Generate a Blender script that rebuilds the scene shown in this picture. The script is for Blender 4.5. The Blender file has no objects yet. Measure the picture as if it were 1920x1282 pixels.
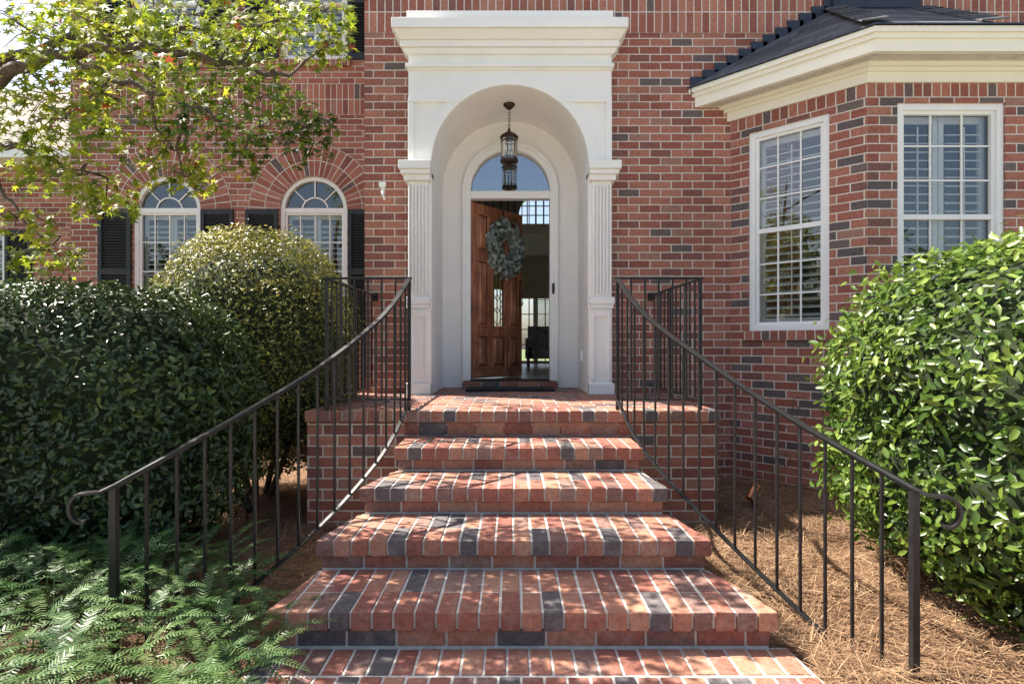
import bpy, math, random
import numpy as np
from mathutils import Vector, Matrix
random.seed(7); rng=np.random.default_rng(7)
scene=bpy.context.scene
pi=math.pi; sin=math.sin; cos=math.cos

# ------------------------------------------------------------ materials
def newmat(name):
    m=bpy.data.materials.new(name); m.use_nodes=True
    nt=m.node_tree
    return m,nt,nt.nodes,nt.links,nt.nodes['Principled BSDF']
def ramp(N,stops,interp='LINEAR'):
    r=N.new('ShaderNodeValToRGB'); r.color_ramp.interpolation=interp
    e=r.color_ramp.elements
    while len(e)<len(stops): e.new(0.5)
    for i,(p,c) in enumerate(stops):
        e[i].position=p; e[i].color=(c[0],c[1],c[2],1)
    return r
def mix(N,L,a,b,fac,mode='MIX'):
    n=N.new('ShaderNodeMix'); n.data_type='RGBA'; n.blend_type=mode
    for sock,val in ((n.inputs[6],a),(n.inputs[7],b)):
        if isinstance(val,tuple): sock.default_value=(val[0],val[1],val[2],1)
        else: L.new(val,sock)
    if isinstance(fac,(int,float)): n.inputs[0].default_value=fac
    else: L.new(fac,n.inputs[0])
    return n.outputs[2]
def noise(N,L,vec,scale,detail=4,rough=.6):
    n=N.new('ShaderNodeTexNoise'); n.inputs['Scale'].default_value=scale
    n.inputs['Detail'].default_value=detail; n.inputs['Roughness'].default_value=rough
    if vec is not None: L.new(vec,n.inputs['Vector'])
    return n.outputs['Fac']
def objco(N): return N.new('ShaderNodeTexCoord').outputs['Object']
def bump(N,L,h,strength,dist,prev=None):
    b=N.new('ShaderNodeBump'); b.inputs['Strength'].default_value=strength; b.inputs['Distance'].default_value=dist
    L.new(h,b.inputs['Height'])
    if prev is not None: L.new(prev,b.inputs['Normal'])
    return b.outputs['Normal']
def simple(name,col,rough=.5,metal=0,nscale=8,nvar=.15,bscale=0,bstr=.3,bdist=.002,spec=.5):
    m,nt,N,L,P=newmat(name)
    co=objco(N); f=noise(N,L,co,nscale,5)
    r=ramp(N,[(.3,tuple(c*(1-nvar) for c in col)),(.7,tuple(min(1,c*(1+nvar)) for c in col))]); L.new(f,r.inputs[0])
    L.new(r.outputs[0],P.inputs['Base Color'])
    P.inputs['Roughness'].default_value=rough; P.inputs['Metallic'].default_value=metal
    P.inputs['Specular IOR Level'].default_value=spec
    if bscale: L.new(bump(N,L,noise(N,L,co,bscale,3),bstr,bdist),P.inputs['Normal'])
    return m

BRICKPAL=[(0,(.33,.118,.083)),(.2,(.39,.155,.108)),(.42,(.285,.095,.068)),(.60,(.43,.18,.127)),(.78,(.23,.09,.072)),(.90,(.14,.105,.10)),(.94,(.34,.175,.13))]
DARKPAL=[(0,(.33,.118,.083)),(.2,(.39,.155,.108)),(.38,(.285,.095,.068)),(.52,(.42,.18,.127)),(.64,(.20,.09,.075)),(.74,(.115,.09,.092)),(.88,(.16,.12,.11)),(.95,(.34,.175,.13))]
def brickmat(name,w=.215,h=.08,offset=.5,mort=.0062,pal=BRICKPAL,mcol=(.67,.61,.535)):
    m,nt,N,L,P=newmat(name)
    uv=N.new('ShaderNodeUVMap').outputs[0]
    ns=N.new('ShaderNodeTexNoise'); ns.inputs['Scale'].default_value=22; L.new(uv,ns.inputs['Vector'])
    vm=N.new('ShaderNodeVectorMath'); vm.operation='MULTIPLY_ADD'
    L.new(ns.outputs['Color'],vm.inputs[0]); vm.inputs[1].default_value=(.006,.006,0); L.new(uv,vm.inputs[2])
    b=N.new('ShaderNodeTexBrick'); L.new(vm.outputs[0],b.inputs['Vector'])
    b.offset=offset
    b.inputs['Color1'].default_value=(0,0,0,1); b.inputs['Color2'].default_value=(1,1,1,1); b.inputs['Mortar'].default_value=(.5,.5,.5,1)
    b.inputs['Scale'].default_value=1; b.inputs['Mortar Size'].default_value=mort; b.inputs['Mortar Smooth'].default_value=.25
    b.inputs['Brick Width'].default_value=w; b.inputs['Row Height'].default_value=h
    r=ramp(N,pal,'CONSTANT'); L.new(b.outputs['Color'],r.inputs[0])
    n1=noise(N,L,uv,35,6,.7); r1=ramp(N,[(.3,(.66,.66,.66)),(.72,(1.3,1.28,1.26))]); L.new(n1,r1.inputs[0])
    col=mix(N,L,r.outputs[0],r1.outputs[0],1.0,'MULTIPLY')
    n2=noise(N,L,uv,1.3,4); r2=ramp(N,[(.3,(.84,.84,.84)),(.7,(1.1,1.1,1.1))]); L.new(n2,r2.inputs[0])
    n3=noise(N,L,uv,90,3); r3=ramp(N,[(.3,tuple(c*.82 for c in mcol)),(.7,tuple(min(1,c*1.12) for c in mcol))]); L.new(n3,r3.inputs[0])
    n4=noise(N,L,uv,14,5,.75); r4=ramp(N,[(.62,(0,0,0)),(.82,(.4,.4,.4))]); L.new(n4,r4.inputs[0])
    col=mix(N,L,col,r3.outputs[0],r4.outputs[0])
    col=mix(N,L,col,r3.outputs[0],b.outputs['Fac'])
    col=mix(N,L,col,r2.outputs[0],1.0,'MULTIPLY')
    L.new(col,P.inputs['Base Color']); P.inputs['Roughness'].default_value=.85
    inv=N.new('ShaderNodeMath'); inv.operation='SUBTRACT'; inv.inputs[0].default_value=1; L.new(b.outputs['Fac'],inv.inputs[1])
    nb=bump(N,L,inv.outputs[0],.8,.007)
    nb=bump(N,L,noise(N,L,uv,120,4,.7),.5,.003,nb)
    L.new(nb,P.inputs['Normal'])
    return m
M_brick=brickmat('brick_wall'); M_soldier=brickmat('brick_soldier',offset=0); M_brickD=brickmat('brick_bay',pal=DARKPAL)

def pavermat(name):
    m,nt,N,L,P=newmat(name)
    a=N.new('ShaderNodeAttribute'); a.attribute_name='rnd'
    co=objco(N)
    r=ramp(N,[(0,(.30,.11,.076)),(.18,(.37,.165,.11)),(.33,(.25,.092,.068)),(.46,(.34,.145,.096)),(.57,(.20,.105,.088)),(.67,(.40,.205,.135)),(.77,(.26,.15,.12)),(.84,(.105,.092,.098))],'CONSTANT'); L.new(a.outputs['Fac'],r.inputs[0])
    n1=noise(N,L,co,45,6,.7); r1=ramp(N,[(.3,(.6,.6,.6)),(.72,(1.35,1.33,1.3))]); L.new(n1,r1.inputs[0])
    col=mix(N,L,r.outputs[0],r1.outputs[0],1.0,'MULTIPLY')
    n4=noise(N,L,co,9,6,.75); r4=ramp(N,[(.5,(0,0,0)),(.8,(.5,.5,.5))]); L.new(n4,r4.inputs[0])
    col=mix(N,L,col,(.46,.40,.34),r4.outputs[0])
    L.new(col,P.inputs['Base Color']); P.inputs['Roughness'].default_value=.75
    L.new(bump(N,L,noise(N,L,co,110,4,.7),.6,.003),P.inputs['Normal'])
    return m
M_paver=pavermat('brick_paver')
M_mortar=simple('mortar',(.56,.53,.48),.9,nscale=25,nvar=.18,bscale=90,bstr=.6,bdist=.004)
M_stucco=simple('white_stucco',(.87,.855,.825),.8,nscale=3,nvar=.03,bscale=160,bstr=.6,bdist=.0035)
M_white=simple('white_paint',(.86,.86,.84),.4,nscale=4,nvar=.03)
M_cream=simple('warm_lit_trim',(.86,.82,.70),.45,nscale=3,nvar=.03)  # warm white eave paint, yellowed by ground bounce painted into the colour
M_slat=simple('shutter_slat_white',(.84,.84,.82),.45,nscale=3,nvar=.03)
M_black=simple('black_shutter_paint',(.018,.019,.022),.45,nscale=10,nvar=.3)
M_iron=simple('wrought_iron',(.022,.022,.024),.36,metal=.3,nscale=30,nvar=.4,bscale=120,bstr=.25,bdist=.001)
M_bronze=simple('lantern_bronze',(.05,.035,.025),.4,metal=.7,nscale=20,nvar=.3)
M_brass=simple('brass',(.55,.38,.14),.3,metal=1,nscale=20,nvar=.1)
M_copper=simple('copper',(.45,.2,.1),.4,metal=.9,nscale=20,nvar=.2)
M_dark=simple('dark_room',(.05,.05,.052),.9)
M_mat=simple('doormat_rubber',(.02,.02,.022),.95,nscale=60,nvar=.4,bscale=200,bstr=.8,bdist=.004)
M_wallin=simple('foyer_wall',(.62,.57,.48),.8,nscale=2,nvar=.05)
M_floorin=simple('hardwood_floor',(.25,.12,.06),.3,nscale=6,nvar=.3)
M_bark=simple('maple_bark',(.10,.075,.06),.9,nscale=14,nvar=.45,bscale=40,bstr=.9,bdist=.01)
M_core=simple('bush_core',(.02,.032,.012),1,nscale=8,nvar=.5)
M_fabric=simple('armchair_fabric',(.5,.5,.5),.9,nscale=18,nvar=.6)
M_vent=simple('soffit_vent',(.45,.43,.38),.9,nscale=18,nvar=.3)
M_conc=simple('concrete',(.46,.435,.39),.9,nscale=1.2,nvar=.12,bscale=80)
M_flash=simple('flashing_navy',(.028,.034,.055),.5,nscale=8,nvar=.2)
M_shingle=brickmat('roof_shingle',w=.3,h=.13,mort=.004,pal=[(0,(.07,.08,.095)),(.3,(.10,.11,.125)),(.6,(.055,.06,.075)),(.8,(.12,.125,.14))],mcol=(.02,.02,.022))
M_shingle2=brickmat('roof_shingle_brown',w=.3,h=.14,mort=.004,pal=[(0,(.17,.14,.12)),(.3,(.21,.175,.15)),(.6,(.14,.115,.10)),(.8,(.23,.195,.17))],mcol=(.07,.06,.055))

def glassmat(name,base=.10,mul=1.3,tint=(1,1,1)):
    m=bpy.data.materials.new(name); m.use_nodes=True; nt=m.node_tree; N=nt.nodes; L=nt.links
    N.clear(); o=N.new('ShaderNodeOutputMaterial'); mx=N.new('ShaderNodeMixShader')
    t=N.new('ShaderNodeBsdfTransparent'); g=N.new('ShaderNodeBsdfGlossy'); g.inputs['Roughness'].default_value=.005; g.inputs['Color'].default_value=(*tint,1)
    t.inputs['Color'].default_value=(.93,.95,.94,1)
    fr=N.new('ShaderNodeFresnel'); fr.inputs['IOR'].default_value=1.52
    ma=N.new('ShaderNodeMath'); ma.operation='MULTIPLY_ADD'; ma.use_clamp=True
    L.new(fr.outputs[0],ma.inputs[0]); ma.inputs[1].default_value=mul; ma.inputs[2].default_value=base
    L.new(ma.outputs[0],mx.inputs[0]); L.new(t.outputs[0],mx.inputs[1]); L.new(g.outputs[0],mx.inputs[2]); L.new(mx.outputs[0],o.inputs[0])
    return m
M_glass=glassmat('window_glass',.07,1.5); M_tglass=glassmat('transom_glass',.35,1.0,(.93,.96,1)); M_lglass=glassmat('lantern_glass',.04,1.0)
def leafmat(name,stops,rough=.35,trans=.3,tcol=None,spec=.5):
    m,nt,N,L,P=newmat(name)
    a=N.new('ShaderNodeAttribute'); a.attribute_name='rnd'
    r=ramp(N,stops); L.new(a.outputs['Fac'],r.inputs[0])
    L.new(r.outputs[0],P.inputs['Base Color']); P.inputs['Roughness'].default_value=rough; P.inputs['Specular IOR Level'].default_value=spec
    t=N.new('ShaderNodeBsdfTranslucent')
    if tcol: L.new(mix(N,L,r.outputs[0],tcol,1.0,'MULTIPLY'),t.inputs['Color'])
    else: L.new(r.outputs[0],t.inputs['Color'])
    mx=N.new('ShaderNodeMixShader'); mx.inputs[0].default_value=trans
    L.new(P.outputs[0],mx.inputs[1]); L.new(t.outputs[0],mx.inputs[2]); L.new(mx.outputs[0],N['Material Output'].inputs[0])
    return m
M_leafH=leafmat('camellia_leaf_shaded',[(0,(.018,.038,.012)),(.5,(.038,.072,.017)),(.85,(.07,.115,.026)),(1,(.11,.165,.04))],.34,.15)  # hedge green darkened, with the tree's shade painted into the leaf colour
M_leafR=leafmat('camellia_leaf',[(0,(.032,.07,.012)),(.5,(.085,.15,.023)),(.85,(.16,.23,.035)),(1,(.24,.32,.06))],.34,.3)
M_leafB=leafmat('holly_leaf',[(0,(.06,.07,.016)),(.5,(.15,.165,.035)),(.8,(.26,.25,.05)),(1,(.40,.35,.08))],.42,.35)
M_leafM=leafmat('maple_leaf',[(0,(.035,.075,.01)),(.35,(.12,.18,.016)),(.7,(.30,.36,.025)),(.955,(.46,.46,.04)),(.975,(.42,.16,.03)),(1,(.42,.09,.035))],.5,.55)
M_yew=leafmat('yew_needle',[(0,(.025,.07,.02)),(.5,(.065,.14,.038)),(1,(.15,.24,.07))],.45,.25)
M_euc=leafmat('eucalyptus_leaf',[(0,(.12,.17,.15)),(.5,(.22,.28,.25)),(1,(.38,.43,.40))],.6,.15)
M_straw=leafmat('pine_needle',[(0,(.11,.055,.028)),(.5,(.28,.165,.09)),(.85,(.43,.29,.17)),(1,(.56,.42,.27))],.7,.1)
M_far=leafmat('distant_leaf',[(0,(.03,.06,.015)),(.5,(.07,.105,.022)),(1,(.15,.17,.035))],.6,.25)

def woodmat():
    m,nt,N,L,P=newmat('stained_wood')
    co=objco(N); mp=N.new('ShaderNodeMapping'); mp.inputs['Scale'].default_value=(26,26,1.6); L.new(co,mp.inputs[0])
    f=noise(N,L,mp.outputs[0],1.3,8,.7); r=ramp(N,[(.28,(.12,.04,.022)),(.48,(.34,.135,.075)),(.62,(.50,.225,.13)),(.78,(.64,.38,.25))]); L.new(f,r.inputs[0])
    n2=noise(N,L,co,5,3); r2=ramp(N,[(.3,(.6,.6,.6)),(.7,(1.3,1.3,1.3))]); L.new(n2,r2.inputs[0])
    L.new(mix(N,L,r.outputs[0],r2.outputs[0],1.0,'MULTIPLY'),P.inputs['Base Color']); P.inputs['Roughness'].default_value=.4
    L.new(bump(N,L,f,.25,.002),P.inputs['Normal']); return m
M_wood=woodmat()
M_wooddk=simple('stained_wood_groove',(.09,.03,.018),.5,nscale=20,nvar=.3)
def strawbed():
    m,nt,N,L,P=newmat('pine_straw_bed')
    co=objco(N); mp=N.new('ShaderNodeMapping'); mp.inputs['Scale'].default_value=(9,40,9); mp.inputs['Rotation'].default_value=(0,0,.6); L.new(co,mp.inputs[0])
    mp2=N.new('ShaderNodeMapping'); mp2.inputs['Scale'].default_value=(40,8,9); mp2.inputs['Rotation'].default_value=(0,0,.2); L.new(co,mp2.inputs[0])
    a=noise(N,L,mp.outputs[0],1.5,6,.75); b=noise(N,L,mp2.outputs[0],1.5,6,.75)
    mul=N.new('ShaderNodeMath'); mul.operation='MULTIPLY'; L.new(a,mul.inputs[0]); L.new(b,mul.inputs[1])
    r=ramp(N,[(.12,(.07,.034,.018)),(.26,(.21,.11,.056)),(.42,(.38,.24,.135))]); L.new(mul.outputs[0],r.inputs[0])
    L.new(r.outputs[0],P.inputs['Base Color']); P.inputs['Roughness'].default_value=.9
    L.new(bump(N,L,mul.outputs[0],.9,.03),P.inputs['Normal']); return m
M_bed=strawbed()
M_grass=simple('lawn_grass',(.10,.14,.045),.9,nscale=.6,nvar=.35,bscale=30,bstr=.8,bdist=.03)

# ------------------------------------------------------------ mesh builder
class MB:
    def __init__(s): s.v=[];s.f=[];s.uv=[];s.m=[];s.r=[];s.sm=[];s.mats=[];s.M=Matrix.Identity(4)
    def mi(s,m):
        if m not in s.mats: s.mats.append(m)
        return s.mats.index(m)
    def add(s,verts,faces,m,r=.5,smooth=False,uvf=None):
        b=len(s.v); V=[Vector(p) for p in verts]; s.v+= [tuple(s.M@p) for p in V]; k=s.mi(m)
        for f in faces:
            p=[V[i] for i in f]
            n=(p[1]-p[0]).cross(p[2]-p[0])
            if n.length<1e-12 and len(p)>3: n=(p[2]-p[0]).cross(p[3]-p[0])
            ax=max(range(3),key=lambda i:abs(n[i]))
            for q in p:
                if uvf: s.uv.append(uvf(q))
                elif ax==2: s.uv.append((q.x,q.y))
                elif ax==1: s.uv.append((q.x,q.z))
                else: s.uv.append((q.y,q.z))
            s.f.append([b+i for i in f]); s.m.append(k); s.r.append(r); s.sm.append(smooth)
    def quad(s,a,b,c,d,m,r=.5,uvf=None): s.add([a,b,c,d],[(0,1,2,3)],m,r,False,uvf)
    def box(s,x0,x1,y0,y1,z0,z1,m,r=.5,uvf=None):
        s.add([(x0,y0,z0),(x1,y0,z0),(x1,y1,z0),(x0,y1,z0),(x0,y0,z1),(x1,y0,z1),(x1,y1,z1),(x0,y1,z1)],
              [(0,3,2,1),(4,5,6,7),(0,1,5,4),(1,2,6,5),(2,3,7,6),(3,0,4,7)],m,r,False,uvf)
    def prism(s,poly,z0,z1,m,r=.5):
        n=len(poly); v=[(x,y,z0) for x,y in poly]+[(x,y,z1) for x,y in poly]
        s.add(v,[tuple(range(n))[::-1],tuple(range(n,2*n))]+[(i,(i+1)%n,n+(i+1)%n,n+i) for i in range(n)],m,r)
    def frustum(s,x0,x1,z0,z1,y0,y1,ins,m):
        s.add([(x0,y0,z0),(x1,y0,z0),(x1,y0,z1),(x0,y0,z1),(x0+ins,y1,z0+ins),(x1-ins,y1,z0+ins),(x1-ins,y1,z1-ins),(x0+ins,y1,z1-ins)],
              [(4,5,6,7),(0,1,5,4),(1,2,6,5),(2,3,7,6),(3,0,4,7)],m)
    def tube(s,pts,rad,m,seg=8,r=.5,cap=True):
        P=[Vector(p) for p in pts]; n=len(P)
        if not hasattr(rad,'__len__'): rad=[rad]*n
        V=[];F=[]
        up=Vector((0,0,1))
        for i in range(n):
            t=(P[min(i+1,n-1)]-P[max(i-1,0)]).normalized()
            a=t.cross(up)
            if a.length<.05: a=t.cross(Vector((1,0,0)))
            a.normalize(); b=a.cross(t)
            for k in range(seg):
                an=2*pi*k/seg; V.append(P[i]+(a*cos(an)+b*sin(an))*rad[i])
        for i in range(n-1):
            for k in range(seg):
                F.append((i*seg+k,i*seg+(k+1)%seg,(i+1)*seg+(k+1)%seg,(i+1)*seg+k))
        s.add(V,F,m,r,True)
        if cap: s.add(V[:seg],[tuple(range(seg))],m,r); s.add(V[-seg:],[tuple(range(seg))],m,r)
    def bar(s,pts,w,h,m,side=None):
        P=[Vector(p) for p in pts]; n=len(P); V=[];F=[]; last=None
        for i in range(n):
            t=(P[min(i+1,n-1)]-P[max(i-1,0)]).normalized()
            a=Vector(side[i]) if side is not None else t.cross(Vector((0,0,1)))
            if a.length<.05: a=last or Vector((1,0,0))
            a=(a-t*a.dot(t)).normalized(); last=a; b=a.cross(t).normalized()
            for (u,q) in ((-1,-1),(1,-1),(1,1),(-1,1)): V.append(P[i]+a*u*w/2+b*q*h/2)
        for i in range(n-1):
            for k in range(4): F.append((i*4+k,i*4+(k+1)%4,(i+1)*4+(k+1)%4,(i+1)*4+k))
        F+=[(0,1,2,3),(n*4-4,n*4-3,n*4-2,n*4-1)]
        s.add(V,F,m)
    def lathe(s,prof,c,m,seg=20,smooth=True):
        V=[];F=[]
        for (r,z) in prof:
            for k in range(seg): V.append((c[0]+r*cos(2*pi*k/seg),c[1]+r*sin(2*pi*k/seg),c[2]+z))
        for i in range(len(prof)-1):
            for k in range(seg): F.append((i*seg+k,i*seg+(k+1)%seg,(i+1)*seg+(k+1)%seg,(i+1)*seg+k))
        s.add(V,F,m,.5,smooth)
    def ring(s,cx,cz,r0,r1,y0,y1,m,a0=0,a1=pi,n=28,uvf=None):
        for i in range(n):
            a=a0+(a1-a0)*i/n; b=a0+(a1-a0)*(i+1)/n
            p=lambda r,t,y:(cx+r*cos(t),y,cz+r*sin(t))
            s.quad(p(r0,a,y0),p(r1,a,y0),p(r1,b,y0),p(r0,b,y0),m,uvf=uvf)
            if y1>y0:
                s.quad(p(r1,a,y0),p(r1,a,y1),p(r1,b,y1),p(r1,b,y0),m)
                s.quad(p(r0,a,y0),p(r0,b,y0),p(r0,b,y1),p(r0,a,y1),m)
    def obj(s,name,parent=None,bevel=0):
        me=bpy.data.meshes.new(name); me.from_pydata(s.v,[],s.f)
        uv=me.uv_layers.new(name='UVMap'); uv.data.foreach_set('uv',np.array(s.uv,dtype=np.float32).ravel())
        for m in s.mats: me.materials.append(m)
        me.polygons.foreach_set('material_index',np.array(s.m,dtype=np.int32))
        me.polygons.foreach_set('use_smooth',np.array(s.sm,dtype=bool))
        a=me.attributes.new('rnd','FLOAT','FACE'); a.data.foreach_set('value',np.array(s.r,dtype=np.float32))
        me.update()
        o=bpy.data.objects.new(name,me); scene.collection.objects.link(o)
        if parent: o.parent=parent
        if bevel:
            b=o.modifiers.new('bevel','BEVEL'); b.width=bevel; b.segments=2; b.limit_method='ANGLE'
        return o
def empty(name,loc=(0,0,0)):
    e=bpy.data.objects.new(name,None); scene.collection.objects.link(e); e.empty_display_size=.3; return e

def scatter(name,tmpl,tf,pos,nrm,tan,scale,mat,parent=None,rnd=None):
    pos=np.asarray(pos);n=np.asarray(nrm,float);t=np.asarray(tan,float); Nn=len(pos)
    n/= np.linalg.norm(n,axis=1)[:,None]+1e-9
    t=t-n*(t*n).sum(1)[:,None]; t/=np.linalg.norm(t,axis=1)[:,None]+1e-9
    b=np.cross(n,t); T=np.array(tmpl); K=len(T); sc=np.asarray(scale)[:,None,None]
    V=pos[:,None,:]+sc*(T[None,:,0:1]*t[:,None,:]+T[None,:,1:2]*b[:,None,:]+T[None,:,2:3]*n[:,None,:])
    V=V.reshape(-1,3)
    fl=[i for f in tf for i in f]; fs=[len(f) for f in tf]
    loops=(np.array(fl)[None,:]+(np.arange(Nn)*K)[:,None]).ravel()
    sizes=np.tile(fs,Nn); starts=np.concatenate([[0],np.cumsum(sizes)[:-1]])
    me=bpy.data.meshes.new(name); me.vertices.add(len(V)); me.vertices.foreach_set('co',V.astype(np.float32).ravel())
    me.loops.add(len(loops)); me.loops.foreach_set('vertex_index',loops.astype(np.int32))
    me.polygons.add(len(sizes)); me.polygons.foreach_set('loop_start',starts.astype(np.int32))
    me.update(calc_edges=True); me.materials.append(mat)
    if rnd is None: rnd=rng.random(Nn)
    a=me.attributes.new('rnd','FLOAT','FACE'); a.data.foreach_set('value',np.repeat(rnd,len(tf)).astype(np.float32))
    o=bpy.data.objects.new(name,me); scene.collection.objects.link(o)
    if parent: o.parent=parent
    return o
OVAL=[(0,0,0),(.3,.2,.05),(.7,.19,.05),(1,0,-.06),(.7,-.19,.05),(.3,-.2,.05)]; OVALF=[(0,1,2,3),(0,3,4,5)]
def maple_t():
    v=[(0,0,0)]
    A=[(-140,.28),(-112,.62),(-84,.26),(-52,.85),(-26,.34),(0,1.0),(26,.34),(52,.85),(84,.26),(112,.62),(140,.28)]
    for a,r in A: v.append((r*cos(math.radians(a))+.15,r*sin(math.radians(a)),-.12*r*r))
    return v,[tuple(range(len(v)))]
MAP,MAPF=maple_t()

# ------------------------------------------------------------ wall + window helpers (local frame: x along, y inward, z up)
def wall(mb,x0,x1,z0,z1,ops,m,reveal=.1,mr=None):
    mr=mr or m; cur=x0
    q=lambda a,b,c,d: mb.quad((a,0,c),(b,0,c),(b,0,d),(a,0,d),m)
    for (xl,xr,zb,zt,arch) in sorted(ops):
        if xl>cur: q(cur,xl,z0,z1)
        if zb>z0+1e-6:
            q(xl,xr,z0,zb); mb.quad((xl,0,zb),(xr,0,zb),(xr,reveal,zb),(xl,reveal,zb),mr)
        if arch:
            c=(xl+xr)/2; r=(xr-xl)/2; n=32
            P=[(c-r*cos(pi*i/n),zt+r*sin(pi*i/n)) for i in range(n+1)]
            V=[];F=[]
            for i in range(n):
                a,b=P[i],P[i+1]
                mb.quad((a[0],0,a[1]),(b[0],0,b[1]),(b[0],0,z1),(a[0],0,z1),m)
            for a in P: V+=[(a[0],0,a[1]),(a[0],reveal,a[1])]
            for i in range(n): F.append((2*i,2*i+2,2*i+3,2*i+1))
            mb.add(V,F,mr,.5,True)
        elif zt<z1-1e-6:
            q(xl,xr,zt,z1); mb.quad((xl,0,zt),(xl,reveal,zt),(xr,reveal,zt),(xr,0,zt),mr)
        for xx in (xl,xr): mb.quad((xx,0,zb),(xx,reveal,zb),(xx,reveal,zt),(xx,0,zt),mr)
        cur=xr
    if x1>cur: q(cur,x1,z0,z1)
def louver_panel(mb,xl,xr,z0,z1,y,m,pitch=.075,wid=.075,tilt=.6,st=.045):
    mb.box(xl,xl+st,y-.015,y+.015,z0,z1,m); mb.box(xr-st,xr,y-.015,y+.015,z0,z1,m)
    mb.box(xl+st,xr-st,y-.014,y+.014,z0,z0+.06,m); mb.box(xl+st,xr-st,y-.014,y+.014,z1-.06,z1,m)
    z=z0+.09
    while z<z1-.08:
        tl=tilt+random.uniform(-.06,.06)
        dy=cos(tl)*wid/2; dz=sin(tl)*wid/2; t=.005
        a=xl+st; b=xr-st
        mb.add([(a,y-dy,z-dz-t),(b,y-dy,z-dz-t),(b,y+dy,z+dz-t),(a,y+dy,z+dz-t),(a,y-dy,z-dz+t),(b,y-dy,z-dz+t),(b,y+dy,z+dz+t),(a,y+dy,z+dz+t)],
               [(0,3,2,1),(4,5,6,7),(0,1,5,4),(2,3,7,6)],m)
        z+=pitch
    mb.box((xl+xr)/2-.006,(xl+xr)/2+.006,y-.05,y-.04,z0+.08,z1-.1,m)
def window(mb,xl,xr,zb,zt,arch=False,cols=3,rows=3,sash=True,panels=2,fw=.055,deep=.5,tilt=.6):
    w=M_white
    mb.box(xl,xl+fw,.02,.10,zb,zt,w); mb.box(xr-fw,xr,.02,.10,zb,zt,w); mb.box(xl+fw,xr-fw,.022,.10,zb,zb+fw,w)
    il,ir=xl+fw,xr-fw
    if not arch: mb.box(il,ir,.022,.10,zt-fw,zt,w); top=zt-fw
    else:
        c=(xl+xr)/2; R=(xr-xl)/2
        mb.ring(c,zt,R-fw,R,.02,.10,w); mb.box(il,ir,.028,.09,zt-.03,zt+.03,w); top=zt-.03
        mb.ring(c,zt,.17,.188,.055,.07,w)
        for k in range(1,4):
            a=pi*k/4; d=Vector((cos(a),0,sin(a))); p=Vector((c,.062,zt))
            mb.bar([p+d*.18,p+d*(R-fw)],.016,.014,w)
        n=20; mb.add([(c,.075,zt)]+[(c+(R-fw)*cos(pi*i/n),.075,zt+(R-fw)*sin(pi*i/n)) for i in range(n+1)],[(0,i+1,i+2) for i in range(n)],M_glass)
    b=zb+fw
    mb.quad((il,.075,b),(ir,.075,b),(ir,.075,top),(il,.075,top),M_glass)
    sf=.03
    if sash:
        mid=(b+top)/2
        mb.box(il,ir,.04,.085,mid-.022,mid+.022,w)
        segs=[(b,mid-.022),(mid+.022,top)]
    else: segs=[(b,top)]
    mb.box(il,il+sf,.045,.085,b,top,w); mb.box(ir-sf,ir,.045,.085,b,top,w)
    mb.box(il+sf,ir-sf,.046,.085,b,b+sf,w); mb.box(il+sf,ir-sf,.046,.085,top-sf,top,w)
    for (a,t) in segs:
        for k in range(1,cols):
            x=il+(ir-il)*k/cols; mb.box(x-.007,x+.007,.060,.0735,a,t,w)
        for k in range(1,rows):
            z=a+(t-a)*k/rows; mb.box(il,ir,.062,.0725,z-.007,z+.007,w)
    for p in range(panels):
        a=il+(ir-il)*p/panels+.004; c2=il+(ir-il)*(p+1)/panels-.004
        louver_panel(mb,a,c2,b+.01,top-.01,.17,M_slat,tilt=tilt)
    zt2=zt+((xr-xl)/2 if arch else 0)+.02
    x0,x1,z0=xl-.15,xr+.15,zb-.1
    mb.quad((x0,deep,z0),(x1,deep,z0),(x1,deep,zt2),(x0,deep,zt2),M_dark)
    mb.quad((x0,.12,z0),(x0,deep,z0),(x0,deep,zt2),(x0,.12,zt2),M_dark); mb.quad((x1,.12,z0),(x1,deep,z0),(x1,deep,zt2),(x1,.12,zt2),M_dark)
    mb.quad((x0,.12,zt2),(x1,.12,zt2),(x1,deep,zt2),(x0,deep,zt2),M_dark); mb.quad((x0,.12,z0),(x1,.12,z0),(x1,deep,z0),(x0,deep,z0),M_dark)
def ext_shutter(mb,xl,xr,z0,z1):
    m=M_black; y0,y1=-.045,-.004
    mb.box(xl,xl+.05,y0,y1,z0,z1,m); mb.box(xr-.05,xr,y0,y1,z0,z1,m)
    mid=(z0+z1)/2
    for a,b in ((z0,z0+.08),(mid-.04,mid+.04),(z1-.07,z1)): mb.box(xl+.05,xr-.05,y0+.002,y1,a,b,m)
    mb.box(xl+.05,xr-.05,-.012,-.005,z0,z1,m)
    for a,b in ((z0+.08,mid-.04),(mid+.04,z1-.07)):
        z=a+.02
        while z<b-.01:
            mb.add([(xl+.05,-.040,z-.012),(xr-.05,-.040,z-.012),(xr-.05,-.014,z+.016),(xl+.05,-.014,z+.016),(xl+.05,-.040,z-.006),(xr-.05,-.040,z-.006)],[(0,1,2,3),(4,5,2,3),(0,1,5,4)],m)
            z+=.038

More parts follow.
